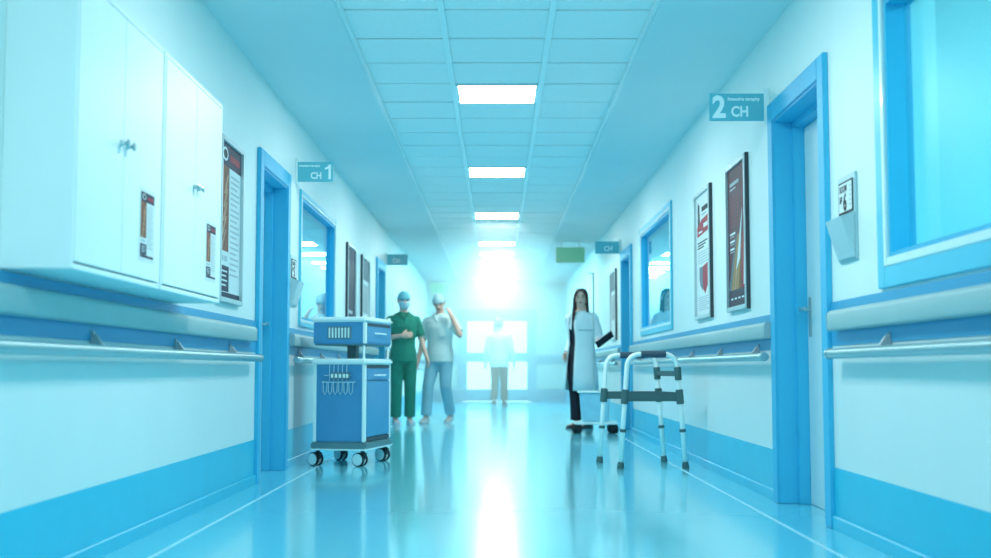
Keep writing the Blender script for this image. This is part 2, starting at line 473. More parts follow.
# ------------------------------------------------------------------ windows
def window(n, side, o, ow=.085, iw=.04, glassd=.07, gm='glass'):
    a, b, z0, z1 = o; w = (b - a) / 2
    root = bpy.data.objects.new(f'window_{n}', None); COL.objects.link(root); struct(root)
    root.location = (side * HW, (a + b) / 2, z0)
    X = lambda d: side * d; h = z1 - z0
    f = MB()                                                   # flat blue surround
    for s in (-1, 1): f.box(X(-.018), X(.002), s * w, s * (w + ow), -ow, h + ow)
    f.box(X(-.018), X(.002), -w, w, -ow, 0).box(X(-.018), X(.002), -w, w, h, h + ow)
    f.build('window_surround', 'wframe', root, bevel=.003)
    f = MB()                                                   # white inner frame
    for s in (-1, 1): f.box(X(-.020), X(.10), s * w, s * (w - iw), 0, h)
    f.box(X(-.020), X(.10), -w + iw, w - iw, 0, iw).box(X(-.020), X(.10), -w + iw, w - iw, h - iw, h)
    f.build('window_frame', 'white', root, bevel=.004)
    f = MB()
    for s in (-1, 1): f.box(X(-.006), X(.098), s * (w - iw), s * (w - iw - .02), iw, h - iw)
    f.box(X(-.006), X(.098), -w + iw + .02, w - iw - .02, iw, iw + .02).box(X(-.006), X(.098), -w + iw + .02, w - iw - .02, h - iw - .02, h - iw)
    f.build('glazing_bead', 'frame', root)
    MB().box(X(glassd), X(glassd + .006), -w + iw + .01, w - iw - .01, iw + .01, h - iw - .01).build('pane', gm, root)
    # room beyond the glass
    r = MB(); d0, d1 = HW + TH, HW + TH + 1.8
    ya, yb = a - .7, b + .7
    bx = [(side * d1, side * (d1 + .05), ya, yb, 0, 2.7), (side * d0, side * d1, ya - .05, ya, 0, 2.7), (side * d0, side * d1, yb, yb + .05, 0, 2.7),
          (side * d0, side * d1, ya, yb, -.05, 0), (side * d0, side * d1, ya, yb, 2.7, 2.75)]
    for q in bx: r.box(*q)
    struct(r.build('wall_beyond_window', 'room'))
    return root
window(1, -1, L_WINS[0], ow=.035, iw=.022, glassd=.03)
window(2, 1, R_WINS[0], ow=.085, iw=.036, gm='satin_glass')
window(3, 1, R_WINS[1], ow=.05, iw=.024, glassd=.03)
# unseen lamps added inside those rooms to light up the glass
for sd, yc, lab in ((-1, 10.8, 'unseen lamp added in the room behind the left window'), (1, 3.6, 'unseen lamp added in the room behind the large near window'), (1, 12.2, 'unseen lamp added in the room behind the far right window')):
    t = thing('room_fill_lamp', (sd * 2.9, yc, 2.70), lab, 'light')
    f = MB(); f.box(-.32, .32, -.62, .62, -.02, 0); f.build('housing', 'white', t)
    lit_box(-.3, .3, -.6, .6, -.03, -.02).build('diffuser', ['white', 'room_fill'], t)

# ------------------------------------------------------------------ wall cabinets
def make_cabinet(ya, yb, z0, z1, label, detail):
    D = .232
    t = thing('wall_cabinet', (-HW, (ya + yb) / 2, z0), label, 'cabinet', 'white wall cabinets on the left wall')
    w = (yb - ya) / 2; h = z1 - z0; T = .02
    c = MB()
    c.box(.0, D, -w, -w + T, 0, h).box(.0, D, w - T, w, 0, h)
    c.box(0, D, -w + T, w - T, 0, T).box(0, D, -w + T, w - T, h - T, h).box(0, .012, -w + T, w - T, T, h - T)
    c.build('carcass', 'cab', t, bevel=.0025)
    MB().box(.19, D - .016, -w + T, w - T, T, h - T).build('gap_backing', 'gap', t)  # dark sheet behind the doors, standing in for the shade in their gaps
    for s in (-1, 1):
        y0, y1 = (-w + T + .003, -.002) if s < 0 else (.002, w - T - .003)
        d = MB().box(D - .016, D + .003, y0, y1, T + .006, h - T - .005).build('door', 'cab', t, bevel=.002)
        yk = -.035 * 1 if s < 0 else .035
        MB().tube([(D + .003, yk, h * .50), (D + .010, yk, h * .50), (D + .022, yk, h * .50), (D + .030, yk, h * .50), (D + .036, yk, h * .50)], [.013, .008, .007, .017, .012], 14).build('knob', 'metal', d, smooth=True)
    return t

def poster_print(mb, W, H, kind, P):
    """P(u, v, d): u across 0..W seen from the front left to right, v up, d out"""
    def rect(u0, u1, v0, v1, m, d=1):
        mb.mi = m; e = .0006
        pts = [P(u0 * W, v0 * H, 0), P(u1 * W, v0 * H, 0), P(u1 * W, v1 * H, 0), P(u0 * W, v1 * H, 0),
               P(u0 * W, v0 * H, d * e), P(u1 * W, v0 * H, d * e), P(u1 * W, v1 * H, d * e), P(u0 * W, v1 * H, d * e)]
        mb.hexa(pts)
    def poly(pts, m, d=1):
        mb.mi = m; e = .0006
        mb.ringloft([[P(u * W, v * H, 0) for u, v in pts], [P(u * W, v * H, d * e) for u, v in pts]])
    rect(0, 1, 0, 1, 0, 1)
    if kind == 'wood':      # navy header, brown picture column, white text column
        rect(.0, 1, .855, 1, 1, 2)
        poly([(.22 + .13 * math.cos(k * PI / 8), .93 + .045 * math.sin(k * PI / 8)) for k in range(16)], 0, 3)
        poly([(.22 + .09 * math.cos(k * PI / 8), .93 + .030 * math.sin(k * PI / 8)) for k in range(16)], 4, 4)
        rect(.45, .92, .90, .945, 2, 3)
        rect(0, .42, .30, .855, 3, 2)
        for k in range(5):
            v = .36 + k * .09
            poly([(.06 + .03 * k, v - .05), (.14 + .03 * k, v - .05), (.30 + .02 * k, v + .08), (.25 + .02 * k, v + .08)], 5, 3)
        for k in range(19): rect(.50, .92 - .1 * (k % 3 == 2), .80 - k * .036, .812 - k * .036, 6, 2)
        rect(.06, .2, .235, .27, 6, 2); rect(.24, .36, .235, .27, 6, 2)
        rect(0, .46, .04, .205, 1, 2)
        for k in range(4): rect(.08, .38 - .05 * (k % 2), .165 - k * .03, .175 - k * .03, 0, 3)
        rect(0, 1, 0, .035, 1, 2)
    elif kind == 'red':     # white sheet, dark figure and red block above, red and grey shield below
        rect(.1, .2, .86, .95, 6, 2)
        poly([(.12, .70), (.30, .70), (.26, .93), (.17, .93)], 4, 2)
        rect(.42, .86, .855, .895, 4, 2); rect(.42, .74, .82, .84, 6, 2)
        poly([(.10, .66), (.94, .68), (.94, .81), (.40, .79), (.10, .74)], 2, 3)
        rect(.55, .84, .715, .75, 0, 4); rect(.2, .45, .685, .70, 0, 4)
        for k in range(3): rect(.12, .80 - .12 * k, .60 - .022 * k, .612 - .022 * k, 4, 2)
        for k in range(5): rect(.12, .88 - .08 * (k % 2), .52 - .022 * k, .528 - .022 * k, 6, 2)
        poly([(.22, .40), (.46, .40), (.46, .20), (.30, .24), (.22, .29)], 7, 2)
        poly([(.46, .40), (.80, .42), (.80, .24), (.62, .17), (.46, .22)], 2, 2)
        for k in range(7): rect(.12, .88 - .07 * (k % 3), .145 - .017 * k, .152 - .017 * k, 6, 2)
    elif kind == 'swoosh':  # dark maroon with a fan of bright stripes
        rect(0, 1, 0, 1, 8, 2)
        rect(0, 1, 0, .12, 9, 3)
        rect(.12, .62, .875, .90, 6, 3); rect(.12, .44, .845, .858, 6, 3)
        for k in range(8): rect(.10, .86, .79 - .03 * k, .793 - .03 * k, 2, 3)
        for k, m in enumerate((7, 10, 5, 10, 3, 2, 9)):
            u = .0 + .145 * k
            poly([(u, .12), (u + .13, .12), (u * .55 + .50, .52), (u * .5 + .44, .50)], m, 3 + k * .2)
        poly([(.60, .36), (.66, .36), (.80, .66), (.74, .56)], 0, 6)
        poly([(.44, .26), (.66, .33), (.80, .68), (.58, .42)], 0, 5.5)
        poly([(.84, .14), (.89, .14), (.93, .52), (.90, .52)], 0, 6)
        for k in range(3):
            rect(.10, .40 - .03 * k, .52 - .055 * k, .535 - .055 * k, 0, 3)
            rect(.10, .34, .503 - .055 * k, .51 - .055 * k, 6, 3)
        for k in range(4): rect(.12 + .2 * k, .24 + .2 * k, .05, .062, 0, 4)
    elif kind == 'plain':   # far posters, only broad fields readable
        rect(0, 1, .72, 1, 7, 2); rect(.1, .9, .28, .66, 6, 2)
    elif kind == 'navy':
        rect(0, 1, 0, 1, 1, 2); rect(.1, .9, .55, .85, 9, 3); rect(.15, .7, .2, .24, 6, 3); rect(.15, .8, .12, .16, 6, 3)
PM = ['paper', 'navy', 'red', 'brown', 'black', 'tan', 'ink', 'slate', 'maroon', 'plum', 'ochre']

cab1 = make_cabinet(3.87, 4.885, 1.072, 2.062, 'nearer white two-door wall cabinet above the left handrail', True)
cab2 = make_cabinet(4.905, 5.955, 1.072, 2.062, 'farther white two-door wall cabinet, next to the framed poster', True)
for c in (cab1, cab2):
    far = [k for k in c.children if k.name.startswith('door')][-1]
    mb = MB(); D = .2355
    P = lambda u, v, d: (D + .0006 + d, .222 + u, .108 + v)
    mb.hexa([(D - .001, .207, .092), (D + .0006, .207, .092), (D + .0006, .207 + .205, .092), (D - .001, .207 + .205, .092),
             (D - .001, .207, .376), (D + .0006, .207, .376), (D + .0006, .207 + .205, .376), (D - .001, .207 + .205, .376)])
    poster_print(mb, .175, .252, 'wood', P)
    o = mb.build('notice', PM, far); o['label'] = 'small printed notice with navy header and brown picture'

def framed_poster(side, ya, yb, z0, z1, kind, label, fw=.03, dep=.03, group=None):
    t = thing('framed_poster', (side * HW, (ya + yb) / 2, z0), label, 'poster', group)
    W, H = yb - ya, z1 - z0; w = W / 2
    X = lambda d: -side * d
    f = MB()
    for s in (-1, 1): f.box(X(.0), X(dep), s * w, s * (w - fw), 0, H)
    f.box(X(0), X(dep), -w + fw, w - fw, 0, fw).box(X(0), X(dep), -w + fw, w - fw, H - fw, H)
    f.build('frame', 'pframe', t, bevel=.004)
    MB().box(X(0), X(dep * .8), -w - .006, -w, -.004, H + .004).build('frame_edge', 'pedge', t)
    b = MB()
    if side < 0: P = lambda u, v, d: (X(.012 + d), -w + fw + u, fw + v)
    else: P = lambda u, v, d: (X(.012 + d), w - fw - u, fw + v)
    poster_print(b, W - 2 * fw, H - 2 * fw, kind, P)
    b.build('print', PM, t)
    return t
framed_poster(-1, 6.85, 7.46, 1.135, 2.10, 'wood', 'framed poster with navy header and brown picture, beside the far cabinet')
framed_poster(1, 7.63, 8.28, 1.135, 2.125, 'swoosh', 'dark maroon framed poster with a fan of coloured stripes, right wall')
framed_poster(1, 8.93, 9.62, 1.135, 2.13, 'red', 'white framed poster with red blocks, right wall beside the maroon one')
framed_poster(-1, 12.75, 13.5, 1.14, 2.09, 'navy', 'dark navy framed poster on the left wall past the window')
framed_poster(-1, 14.15, 14.95, 1.14, 2.09, 'plain', 'grey and white framed poster on the left wall, just before the far blue door')
framed_poster(1, 16.1, 16.85, 1.14, 2.09, 'plain', 'grey framed poster on the right wall behind the woman in the white coat')

# ------------------------------------------------------------------ signs
def blade_sign(side, y, z0, lines, label, W=.30, H=.158, off=.018):
    t = thing('room_sign', (side * HW, y, z0), label, 'sign')
    X = lambda d: -side * d
    MB().box(X(0), X(off + .004), -.014, .014, -.02, H + .03).build('bracket', 'white', t, bevel=.004)
    p = MB().box(X(off), X(off + W), -.006, .006, 0, H).build('plate', 'sign', t, bevel=.002)
    for nm, args in lines:
        l = MB()
        if args[0] == '1':                                     # sans numeral one with a flag
            x, z, h, y = args[1:5]
            l.prism([(x + .030, z), (x + .050, z), (x + .050, z + h), (x + .034, z + h), (x + .026, z + h * .88), (x + .002, z + h * .76), (x + .002, z + h * .64), (x + .030, z + h * .72)], 'y', y, y + .0014)
        else: text_mesh(l, *args)
        l.build(nm, 'letter', p)
    return t
# right: text x runs left to right in +x; plate spans x from -.318 to -.018
blade_sign(1, 7.02, 2.203, [('numeral', ('2', -.335, .022, .178, -.0068, .0008, 'LEFT', .006, .88)), ('letters', ('CH', -.226, .026, .086, -.0068, .0008, 'LEFT', .0024, .84)),
                            ('caption', ('Intensive teraphy', -.245, .120, .0285, -.0068, .0006, 'LEFT', .0008, .95))], 'teal projecting sign reading 2 CH above the right door', W=.325, off=.028, H=.162)
blade_sign(-1, 9.52, 2.232, [('numeral', ('1', .232, .020, .118, -.0068)), ('letters', ('CH', .120, .024, .074, -.0068, .0008, 'LEFT', .0022, .84)),
                             ('caption', ('Intensive teraphy', .030, .120, .026, -.0068, .0006, 'LEFT', .0008, .92))], 'teal projecting sign reading CH 1 beside the left door', W=.285, off=.014)
blade_sign(1, 15.55, 2.235, [('letters', ('CH', -.22, .035, .09, -.0068, .0008, 'LEFT', .002, .85))], 'blurred teal projecting sign above the far right blue door', W=.315)
blade_sign(-1, 17.3, 2.235, [('letters', ('CH', .10, .035, .09, -.0068, .0008, 'LEFT', .002, .85))], 'blurred teal projecting sign beside the far left blue door', W=.30)

# green exit lights hung from the soffits
def exit_sign(x, y, zt, zc, W, H, label):
    t = thing('exit_sign', (x, y, zt), label, 'sign')
    MB().box(-W / 2, W / 2, -.03, .03, -H, 0).build('housing', 'white', t, bevel=.006)
    MB().box(-W / 2 + .012, W / 2 - .012, -.036, -.028, -H + .012, -.012).build('panel', 'exit', t, bevel=.002)
    for s in (-1, 1): MB().cyl((s * W * .3, 0, 0), (s * W * .3, 0, zc - zt), .006, 8).build('hanger', 'metal', t)
exit_sign(1.155, 19.0, 2.665, HC - .02, .46, .25, 'green lit exit sign hanging near the right soffit')
exit_sign(-1.16, 24.6, 2.50, HC - .02, .40, .22, 'green lit exit sign hanging behind the man in pale scrubs')

# room number holders with a leaflet pocket
def number_holder(side, ya, yb, z0, z1, digit, label):
    t = thing('room_number_sign', (side * HW, (ya + yb) / 2, z0), label, 'room number')
    w, H = (yb - ya) / 2, z1 - z0
    X = lambda d: -side * d
    MB().box(X(0), X(.012), -w, w, 0, H).build('backplate', 'pocket', t, bevel=.003)
    # card: built upright in the x-z plane, then turned to face the corridor
    c = MB(); cw, c0, c1 = w * .80, H * .56, H * .93
    def turn(b):
        R = Matrix.Rotation(-side * PI / 2, 4, 'Z')
        b.bm.transform(Matrix.Translation((X(.0125), 0, 0)) @ R)
    c.mi = 1; c.box(-cw, cw, -.004, 0, c0, c1)
    c.mi = 0; c.box(-cw + .008, cw - .008, -.005, -.002, c0 + .008, c1 - .008)
    c.mi = 1
    text_mesh(c, 'ROOM', -cw + .022, c1 - .048, .044, -.0052, .0006, 'LEFT', .001, .85)
    text_mesh(c, '№', -cw + .022, c1 - .095, .042, -.0052, .0006, 'LEFT', .001, .9)
    text_mesh(c, digit, -cw + .078, c0 + .014, .108, -.0052, .0006, 'LEFT', .004, .95)
    c.mi = 2
    for k in range(5): c.box(cw - .046, cw - .016, -.0056, -.004, c1 - .032 - k * .021, c1 - .027 - k * .021)
    turn(c)
    c.build('number_card', ['paper', 'black', 'ink'], t)
    p = MB()                                                   # leaflet pocket, open and wider at the top
    q = w * .96; hz = H * .54
    p.hexa([(X(.012), -q, .01), (X(.022), -q * .9, .01), (X(.022), q * .9, .01), (X(.012), q, .01),
            (X(.012), -q, hz), (X(.075), -q, hz - .02), (X(.075), q, hz - .02), (X(.012), q, hz)])
    p.build('leaflet_pocket', 'pocket', t, bevel=.003)
number_holder(1, 5.325, 5.595, 1.235, 1.63, '6', 'grey wall holder reading ROOM 6 with leaflet pocket, beside the right door')
number_holder(-1, 9.285, 9.56, 1.235, 1.63, '5', 'grey wall room number holder with leaflet pocket beside the left window')

# ------------------------------------------------------------------ castor
def castor(parent, x, y, r=.056, ang=0., zt=.13, twin=True, dark=False):
    c, s = math.cos(ang), math.sin(ang)
    def T(p): return (x + p[0] * c - p[1] * s, y + p[0] * s + p[1] * c, p[2])
    f = MB()
    f.cyl(T((0, 0, zt - .03)), T((0, 0, zt)), .016, 12)
    f.hexa([T(p) for p in ((-.012, -.02, r), (.012, -.02, r), (.012, .05, r), (-.012, .05, r), (-.02, -.03, zt - .025), (.02, -.03, zt - .025), (.02, .04, zt - .025), (-.02, .04, zt - .025))])
    o = f.build('castor', 'rubber', parent, bevel=.004)
    for sx in ((-.026, .026) if twin else (0,)):
        w = MB()
        yc = .025
        a = []
        for dx, rr in ((-.011, r - .008), (-.008, r), (.008, r), (.011, r - .008)): a.append((dx, rr))
        rings = [[T((sx + dx, yc + rr * math.cos(k * 2 * PI / 24), r + rr * math.sin(k * 2 * PI / 24))) for k in range(24)] for dx, rr in a]
        w.ringloft(rings)
        wo = w.build('wheel', 'tyre', o, smooth=True)
        for e in (-1, 1):
            h = MB(); h.cyl(T((sx + e * .0105, yc, r)), T((sx + e * .0135, yc, r)), r * .86, 20)
            h.build('wheel_disc', 'tyre' if dark else 'hubcap', o)

# ------------------------------------------------------------------ blue cart
CA = math.radians(-12)
cart = thing('medical_cart', (-1.155, 9.74, 0), 'blue medical cart with white edges and an upper drawer box, by the left wall', 'cart', rz=CA)
W, D = .212, .34
b = MB()                                                       # grey base tray
b.prism([(-W - .012, -D - .01), (W + .012, -D - .01), (W + .012, D + .01), (-W - .012, D + .01)], 'z', .125, .185)
b.build('base_tray', 'cgrey', cart, bevel=.01)
MB().box(-W - .014, W + .014, -D - .012, D + .012, .122, .140).build('base_rim', 'cwhite', cart, bevel=.005)
MB().box(-W + .012, W - .012, -D + .012, D - .012, .185, .79).build('cabinet_body', 'cblue', cart, bevel=.006)
for sx in (-1, 1):
    for sy in (-1, 1):
        MB().box(sx * W, sx * (W - .026), sy * D, sy * (D - .045), .185, .79).build('corner_post', 'cwhite', cart, bevel=.007)
MB().box(-W - .012, W + .012, -D - .012, D + .012, .785, .830).build('worktop', 'cwhite', cart, bevel=.012)
# right side carries the drawers
d = MB().box(W - .010, W + .002, -D + .05, D - .05, .665, .755).build('drawer', 'cblue', cart, bevel=.003)
MB().tube([(W + .002, -.11, .70), (W + .02, -.11, .70), (W + .02, .13, .70), (W + .002, .13, .70)], .0065, 8).build('handle', 'cwhite', d, smooth=True)
MB().box(W - .011, W + .0015, -D + .05, D - .05, .757, .782).build('drawer_gap', 'gap', cart)
MB().box(W - .010, W + .002, -D + .05, D - .05, .225, .655).build('door', 'cblue', cart, bevel=.003)
MB().box(W - .011, W + .0012, -D + .05, D - .05, .192, .220).build('toe_gap', 'gap', cart)
# wire basket and label holder on the near end
wb = MB()
yb = -D + .008
for x in (-.075, -.04, -.005, .03, .065): wb.tube([(x, yb, .785), (x, yb - .012, .77), (x, yb - .012, .66)], .0028, 6)
pts = []
for k in range(6):
    x = -.12 + k * .042
    pts += [(x, yb - .03, .645), (x + .003, yb - .034, .575), (x + .016, yb - .035, .552), (x + .029, yb - .034, .575), (x + .032, yb - .03, .645)]
for k in range(6): wb.tube(pts[5 * k:5 * k + 5], .0032, 6)
wb.tube([(-.13, yb, .65), (-.13, yb - .032, .648), (.13, yb - .032, .648), (.13, yb, .65)], .0038, 6)
wb.tube([(-.12, yb - .012, .70), (.10, yb - .012, .70)], .003, 6)
wb.build('wire_basket', 'wire', cart, smooth=True)
lb = MB(); lb.box(-.068, .088, yb - .020, yb - .006, .672, .722)
lb.build('label_holder', 'cgrey', cart, bevel=.002)
lb = MB()
for x in (-.06, -.028, .004, .036, .062): lb.box(x, x + .018, yb - .024, yb - .018, .682, .712)
lb.build('label_card', 'cwhite', cart)
# column and upper box
MB().box(-.035, .035, -.05, .05, .828, .955).build('column', 'cgrey', cart, bevel=.006)
for sy in (-1, 1):
    MB().cyl((W - .02, sy * (D - .03), .828), (W - .02, sy * (D - .03), .955), .009, 12).build('support_rod', 'cwhite', cart, smooth=True)
MB().box(-W, W, -D, D, .945, 1.12).build('upper_box', 'cblue', cart, bevel=.006)
MB().box(-W + .01, W - .01, -D + .01, D - .01, .935, .947).build('upper_box_floor', 'cgrey', cart)
MB().box(-W - .012, W + .012, -D - .012, D + .012, 1.112, 1.155).build('top_tray', 'cwhite', cart, bevel=.014)
for sx in (-1, 1):
    for sy in (-1, 1):
        MB().cyl((sx * (W - .015), sy * (D - .015), 1.15), (sx * (W - .015), sy * (D - .015), 1.168), .014, 12).build('corner_peg', 'cwhite', cart)
MB().box(W - .024, W + .003, -D - .002, -D + .04, .946, 1.115).build('corner_post', 'cwhite', cart, bevel=.005)
d = MB().box(W - .006, W + .004, -D + .05, D - .03, .958, 1.082).build('drawer', 'cblue', cart, bevel=.003)
MB().tube([(W + .003, -.11, 1.03), (W + .022, -.11, 1.03), (W + .022, .13, 1.03), (W + .003, .13, 1.03)], .0065, 8).build('handle', 'cwhite', d, smooth=True)
MB().box(W - .01, W + .002, -D + .05, D - .03, 1.085, 1.108).build('drawer_gap', 'gap', cart)
v = MB(); v.box(-.095, .10, -D - .004, -D + .006, .985, 1.078); vo = v.build('vent', 'cgrey', cart, bevel=.002)
v = MB()
for k in range(7): v.box(-.085 + k * .026, -.085 + k * .026 + .012, -D - .007, -D - .002, .992, 1.070)
v.build('vent_slat', 'cwhite', vo)
for sx, sy, a in ((-1, -1, 1.15), (1, -1, 1.3), (-1, 1, 1.0), (1, 1, 1.2)):
    castor(cart, sx * (W - .03), sy * (D - .05), .052, a)

# ------------------------------------------------------------------ walking frame
def arc_leg(A, B, topz, inset, rad):
    """inverted U from foot A to foot B"""
    A, B = Vector(A), Vector(B); d = (B - A).normalized()
    At = A + d * inset; Bt = B - d * inset
    At.z = Bt.z = topz
    pts = [A, A.lerp(At, .5)]
    lo = At - (At - A).normalized() * rad
    for k in range(7):
        t = k / 6; pts.append((1 - t) ** 2 * lo + 2 * t * (1 - t) * At + t * t * (At + d * rad))
    lo2 = Bt - (Bt - B).normalized() * rad
    for k in range(7):
        t = k / 6; pts.append((1 - t) ** 2 * (Bt - d * rad) + 2 * t * (1 - t) * Bt + t * t * lo2)
    pts += [B.lerp(Bt, .5), B]
    return pts, At, Bt
wo = Vector((1.13, 9.5, 0))
fr = thing('walking_frame', wo, 'pale aluminium walking frame with grey crossbars and dark grips, right of the corridor', 'walking frame')
FA, FB, FC, FD = [Vector(p) - wo for p in ((.824, 9.80, 0), (.930, 9.20, 0), (1.350, 9.86, 0), (1.425, 9.22, 0))]
R_T = .0185
def leg_at(a, top, z): return a.lerp(top, z / top.z)
tops = {}
for nm, A, B in (('far', FA, FC), ('near', FB, FD)):
    A2 = A + Vector((0, 0, .02)); B2 = B + Vector((0, 0, .02))
    pts, At, Bt = arc_leg(A2, B2, .862, .062, .10)
    MB().tube(pts, R_T, 14).build('side_tube', 'alu', fr, smooth='all')
    d = (B - A).normalized()
    a, b_ = At.lerp(Bt, .27), At.lerp(Bt, .78)
    g = []; rr = []
    for k in range(17):
        g.append(a.lerp(b_, k / 16)); rr.append((.025 if k in (0, 16) else .0275 - .0012 * (k % 2)))
    MB().tube(g, rr, 14).build('hand_grip', 'wgrip', fr, smooth=True)
    for P0, T0 in ((A, At), (B, Bt)):
        ax = (T0 - P0).normalized()
        c = leg_at(P0, T0, .54)
        MB().tube([c - ax * .055, c + ax * .055], .029, 14).build('clamp', 'clamp', fr, bevel=.004)
        c = leg_at(P0, T0, .285)
        MB().tube([c - ax * .012, c + ax * .012], .025, 14).build('height_collar', 'clamp', fr, bevel=.003)
        MB().tube([P0 + Vector((0, 0, .0)), P0 + Vector((0, 0, .012)), P0 + ax * .05], [.027, .028, .023], 14).build('rubber_foot', 'clamp', fr, smooth=True)
    tops[nm] = (A, At, B, Bt)
def bar(p, q, r, name):
    p, q = Vector(p), Vector(q)
    d = (q - p).normalized(); n = Vector((-d.y, d.x, 0)).normalized()
    m = MB(); t = .013
    m.hexa([p - n * t + Vector((0, 0, -r)), q - n * t + Vector((0, 0, -r)), q + n * t + Vector((0, 0, -r)), p + n * t + Vector((0, 0, -r)),
            p - n * t + Vector((0, 0, r)), q - n * t + Vector((0, 0, r)), q + n * t + Vector((0, 0, r)), p + n * t + Vector((0, 0, r))])
    m.build(name, 'clamp', fr, bevel=.006)
A, At, B, Bt = tops['far']; A2_, At2, B2_, Bt2 = tops['near']
bar(leg_at(A, At, .54), leg_at(B, Bt, .54), .030, 'side_bar')
bar(leg_at(A2_, At2, .54), leg_at(B2_, Bt2, .54), .034, 'side_bar')
bar(leg_at(B, Bt, .54), leg_at(B2_, Bt2, .54), .032, 'front_bar')
bar(leg_at(B, Bt, .715), leg_at(B2_, Bt2, .715), .020, 'front_bar')
for P0, T0 in ((B, Bt), (B2_, Bt2)):
    ax = (T0 - P0).normalized(); c = leg_at(P0, T0, .715)
    MB().tube([c - ax * .05, c + ax * .05], .027, 14).build('clamp', 'clamp', fr, bevel=.004)

# ------------------------------------------------------------------ infusion trolley
tr = thing('infusion_trolley', (1.15, 14.3, 0), 'white trolley with pale blue bin and tall pole, in front of the woman', 'trolley')
MB().box(-.25, .25, -.17, .17, .105, .135).build('base', 'cwhite', tr, bevel=.012)
for sx in (-1, 1):
    for sy in (-1, 1): castor(tr, sx * .22, sy * .13, .052, .4 * sx, zt=.11, dark=True)
bn = MB(); bn.hexa([(-.15, -.12, .135), (.15, -.12, .135), (.15, .12, .135), (-.15, .12, .135), (-.175, -.14, .47), (.175, -.14, .47), (.175, .14, .47), (-.175, .14, .47)])
bn.build('bin', 'paleblue', tr, bevel=.012)
MB().box(-.20, .20, -.155, .155, .47, .495).build('tray', 'cwhite', tr, bevel=.008)
MB().tube([(.0, .1, .49), (.0, .1, 1.90)], .010, 10).build('pole', 'metal', tr, smooth=True)
MB().tube([(.0, .1, 1.885), (-.06, .1, 1.90), (-.07, .1, 1.875)], .006, 8).build('hook', 'metal', tr, smooth=True)
MB().tube([(-.18, .1, 1.21), (.0, .1, 1.21)], .009, 8).build('cross_arm', 'metal', tr, smooth=True)

# ------------------------------------------------------------------ people
def remesh(name, mb, m, parent, vox, smooth=3, shrink=0):
    bm = mb.bm
    bmesh.ops.recalc_face_normals(bm, faces=bm.faces)
    me = bpy.data.meshes.new(name); bm.to_mesh(me); bm.free()
    o = bpy.data.objects.new(name, me); COL.objects.link(o)
    r = o.modifiers.new('r', 'REMESH'); r.mode = 'VOXEL'; r.voxel_size = vox; r.use_smooth_shade = True
    s = o.modifiers.new('s', 'SMOOTH'); s.factor = .5; s.iterations = smooth
    dg = bpy.context.evaluated_depsgraph_get(); dg.update()
    m2 = bpy.data.meshes.new_from_object(o.evaluated_get(dg))
    o.modifiers.clear(); o.data = m2; bpy.data.meshes.remove(me)
    m2.name = name; m2.materials.clear(); m2.materials.append(M[m])
    m2.polygons.foreach_set('use_smooth', [True] * len(m2.polygons))
    if parent: o.parent = parent
    return o

def cone(mb, a, b, ra, rb, n=14):
    """tapered limb with ball ends"""
    a, b = Vector(a), Vector(b)
    mb.tube([a.lerp(b, k / 4) for k in range(5)], [ra + (rb - ra) * k / 4 for k in range(5)], n)
    mb.ell(a, (ra, ra, ra)); mb.ell(b, (rb, rb, rb))

def oval(mb, rows, n=24):
    """rows: (x, y, z, rx, ry)"""
    mb.ringloft([[(x + rx * math.cos(2 * PI * k / n), y + ry * math.sin(2 * PI * k / n), z) for k in range(n)] for x, y, z, rx, ry in rows])

def hand(mb, wr, d, nrm, S, side, curl=.35):
    """palm from wrist wr along d, palm normal nrm, five fingers"""
    d = Vector(d).normalized(); nrm = Vector(nrm); nrm = (nrm - d * nrm.dot(d)).normalized(); sv = d.cross(nrm) * side
    wr = Vector(wr)
    rings = []
    for t, w, th in ((0, .017, .013), (.3, .023, .013), (.7, .026, .012), (1, .024, .010)):
        c = wr + d * (.052 * t * S)
        rings.append([c + sv * (w * S * math.cos(2 * PI * k / 12)) + nrm * (th * S * math.sin(2 * PI * k / 12)) for k in range(12)])
    mb.ringloft(rings)
    for off, ln in ((-.0185, .036), (-.006, .043), (.0065, .040), (.0185, .032)):
        p = wr + d * (.046 * S) + sv * (off * S); pts = [p]; dd = d.copy(); q = p.copy()
        for k, f in enumerate((.42, .33, .25)):
            a = curl * (.5 + .5 * k)
            dd = (d * math.cos(a * (k + 1) / 1.6) + nrm * math.sin(a * (k + 1) / 1.6)).normalized()
            q = q + dd * (ln * f * S); pts.append(q)
        mb.tube(pts, [.0058 * S, .0056 * S, .005 * S, .0042 * S], 8)
        mb.ell(pts[-1], (.0044 * S,) * 3, 8, 6)
    p = wr + d * (.012 * S) - sv * (.018 * S)
    e = (d * .75 - sv * .6 + nrm * .25).normalized()
    mb.tube([p, p + e * (.022 * S), p + (e + d * .3).normalized() * (.040 * S)], [.0085 * S, .007 * S, .0052 * S], 8)

